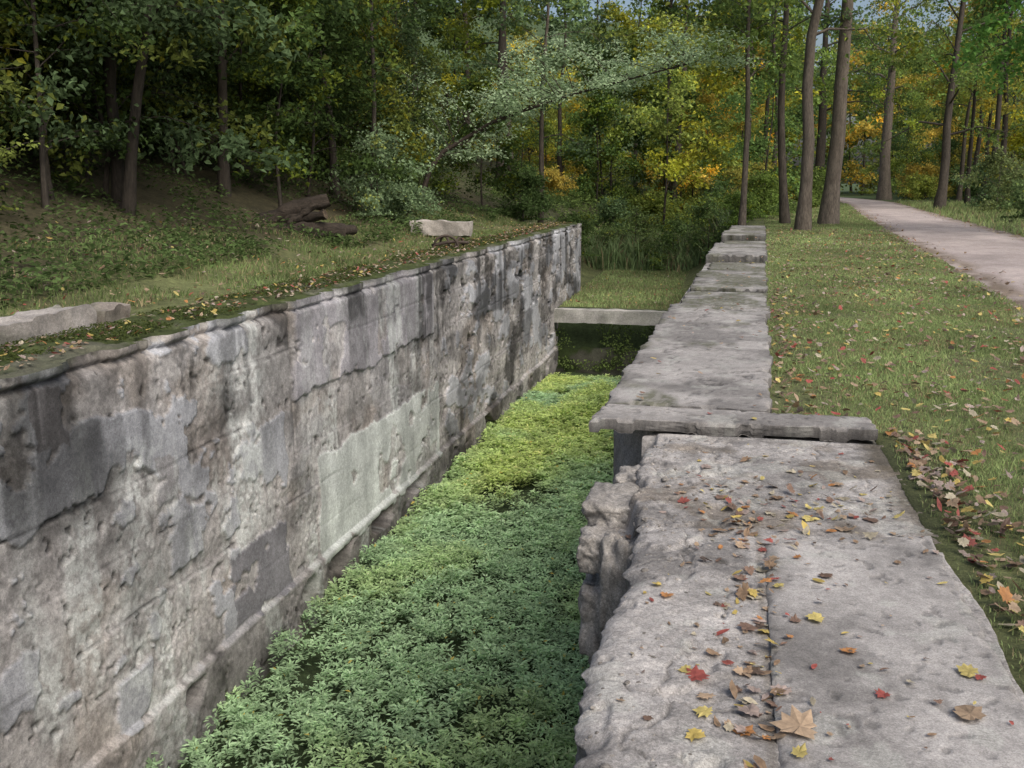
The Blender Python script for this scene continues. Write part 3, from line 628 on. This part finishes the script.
key=np.array([(-11.2,35,.6),(-10.7,35.6,2.4),(-8.5,36,3.7),(-6,36.2,4.5),(-3.5,36.2,5.1),(-1.2,36,5.6)])
Q=np.stack([np.interp(s*5,np.arange(6),key[:,k]) for k in range(3)],1);tube(mb,Q,.10*(1-.8*s),8,[.045,.035,.028],0)
Pc=[]
for i in range(64):
    q=rg2.uniform(.2,1);b=np.array([np.interp(q,s,Q[:,k]) for k in range(3)])
    l=rg2.uniform(.8,3.0);a=rg2.uniform(-3.1,3.1);e=b+np.array([math.cos(a)*l*.8,math.sin(a)*l*.6,rg2.uniform(-.15,1.1)*l])
    tube(mb,[b,(b+e)/2+[0,0,.15],e],[.02,.012,.004],4,[.05,.04,.03],0)
    m=130;t=.15+.85*rg2.rand(m)**.6;c=b*(1-t)[:,None]+e*t[:,None]+rg2.normal(0,1,(m,3))*[.28,.28,.12];Pc.append(c)
c=np.concatenate(Pc);m=len(c);az=rg2.uniform(0,6.28,m)
leaves(mb,c,np.stack([rg2.normal(0,.5,m),rg2.normal(0,.5,m),np.full(m,.8)],1),np.stack([np.cos(az),np.sin(az),rg2.uniform(-.9,0,m)],1),rg2.uniform(.1,.18,m),rg2.uniform(.05,.09,m),np.ones((m,1))*rg2.uniform(.35,.65,(m,1))*np.ones(3),1)
o=mb.obj('leaning_dogwood_tree',[M_bark,M_leaf]);o.color=(.85,1.1,.68,1)
def scatter(n,xr,yr_,meshes,name,sr,py_,cond=None,dark=1):
    k=0;tries=0
    while k<n and tries<n*20:
        tries+=1;x=rg.uniform(*xr);y=rg.uniform(*yr_)
        if cond and not cond(x,y):continue
        if abs(x-float(pathx(y)))<3.4 and y<118: continue
        c=pc(py_);c=tuple(v*dark for v in c)  # dark scales leaf colour: sunlit centre painted brighter, left wood darker
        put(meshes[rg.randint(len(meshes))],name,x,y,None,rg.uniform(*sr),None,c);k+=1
vis=lambda x,y: math.degrees(math.atan2(x,y))>-46
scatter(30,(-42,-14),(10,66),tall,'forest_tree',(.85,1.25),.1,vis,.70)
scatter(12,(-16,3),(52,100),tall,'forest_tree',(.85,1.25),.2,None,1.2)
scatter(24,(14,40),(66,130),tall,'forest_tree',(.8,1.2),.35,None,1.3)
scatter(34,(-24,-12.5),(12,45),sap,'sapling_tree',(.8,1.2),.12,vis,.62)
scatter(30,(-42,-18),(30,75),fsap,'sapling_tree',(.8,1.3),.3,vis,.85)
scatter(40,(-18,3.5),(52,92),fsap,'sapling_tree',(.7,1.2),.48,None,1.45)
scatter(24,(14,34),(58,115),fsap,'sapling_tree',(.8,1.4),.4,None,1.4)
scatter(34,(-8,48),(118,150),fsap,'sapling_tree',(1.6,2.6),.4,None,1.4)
for x,y,s,c in[(-11.8,25,1,0),(-13,19,1.1,4),(-14.5,27,1.2,1),(-12.5,34,1.1,3),(-10,40,.9,0),(-12.5,16.5,1,4),(-13.5,15,1.1,0)]:
    put(sap[rg.randint(5)],'sapling_tree',x,y,None,s,None,tuple(v*.8 for v in greens[c]))
for x,y,s,c in[(-10.6,29,1.0,(.2,.28,.15)),(-9.8,29.6,.8,(.2,.28,.15)),(-11.5,32,1,(.1,.15,.05)),(-8.5,41,1.2,(.09,.14,.05)),(-7,45,1.1,(.1,.15,.05)),(-1.0,46,1,(.15,.22,.08)),(.2,43.5,.8,(.16,.24,.06)),(-4.5,47.5,1.0,(.16,.22,.08)),(-2.7,47,.9,(.14,.21,.07)),(-6,48.5,1.1,(.14,.2,.07)),(-.5,50,1.2,(.2,.26,.06)),(1.2,47,1.1,(.17,.24,.06)),
 (12.2,45,1.1,(.14,.2,.08)),(13.6,43,1.2,(.16,.22,.09)),(14.5,50,1.3,(.14,.2,.08)),(13,55,1.2,(.16,.2,.08)),(16,60,1.5,(.16,.2,.08)),(4,60,1.2,(.12,.17,.05)),(5,66,1.3,(.14,.2,.05)),(3,55,1,(.16,.22,.06))]:
    put(bush[rg.randint(3)],'shrub',x,y,None,s,None,c)
scatter(32,(-28,-12),(12,55),bush,'shrub',(.7,1.3),.1,vis,.75)
scatter(18,(-12,2.5),(54,80),bush,'shrub',(.9,1.6),.3,None,1.3)
scatter(18,(13,32),(60,110),bush,'shrub',(1.,2),.3,None,1.2)
# ---------------------------------------------------------------- sky, light
w=bpy.data.worlds.new("World");scene.world=w;w.use_nodes=True;nt=w.node_tree
sky=nt.nodes.new('ShaderNodeTexSky');sky.sky_type='NISHITA';sky.sun_disc=False
el=math.radians(48);azs=math.radians(134)
sky.sun_elevation=el;sky.sun_rotation=azs;sky.air_density=1;sky.dust_density=5
bg=nt.nodes['Background'];bg.inputs['Strength'].default_value=.15;nt.links.new(sky.outputs[0],bg.inputs[0])
sd=bpy.data.lights.new('sun','SUN');sd.energy=2.35;sd.angle=math.radians(40);sd.color=(1,.96,.9)
so=bpy.data.objects.new('sun',sd);scene.collection.objects.link(so)
dv=Vector((math.sin(azs)*math.cos(el),math.cos(azs)*math.cos(el),math.sin(el)))
so.rotation_euler=dv.to_track_quat('Z','Y').to_euler()
scene.view_settings.view_transform='Standard';scene.view_settings.look='None';scene.view_settings.exposure=0
cam=bpy.data.cameras.new('camera');cam.lens=35;cam.sensor_width=36;cam.clip_end=1500
co=bpy.data.objects.new('camera',cam);scene.collection.objects.link(co)
co.location=(0,0,1.6);co.rotation_euler=(math.radians(90-11.6),0,math.radians(12.38));scene.camera=co
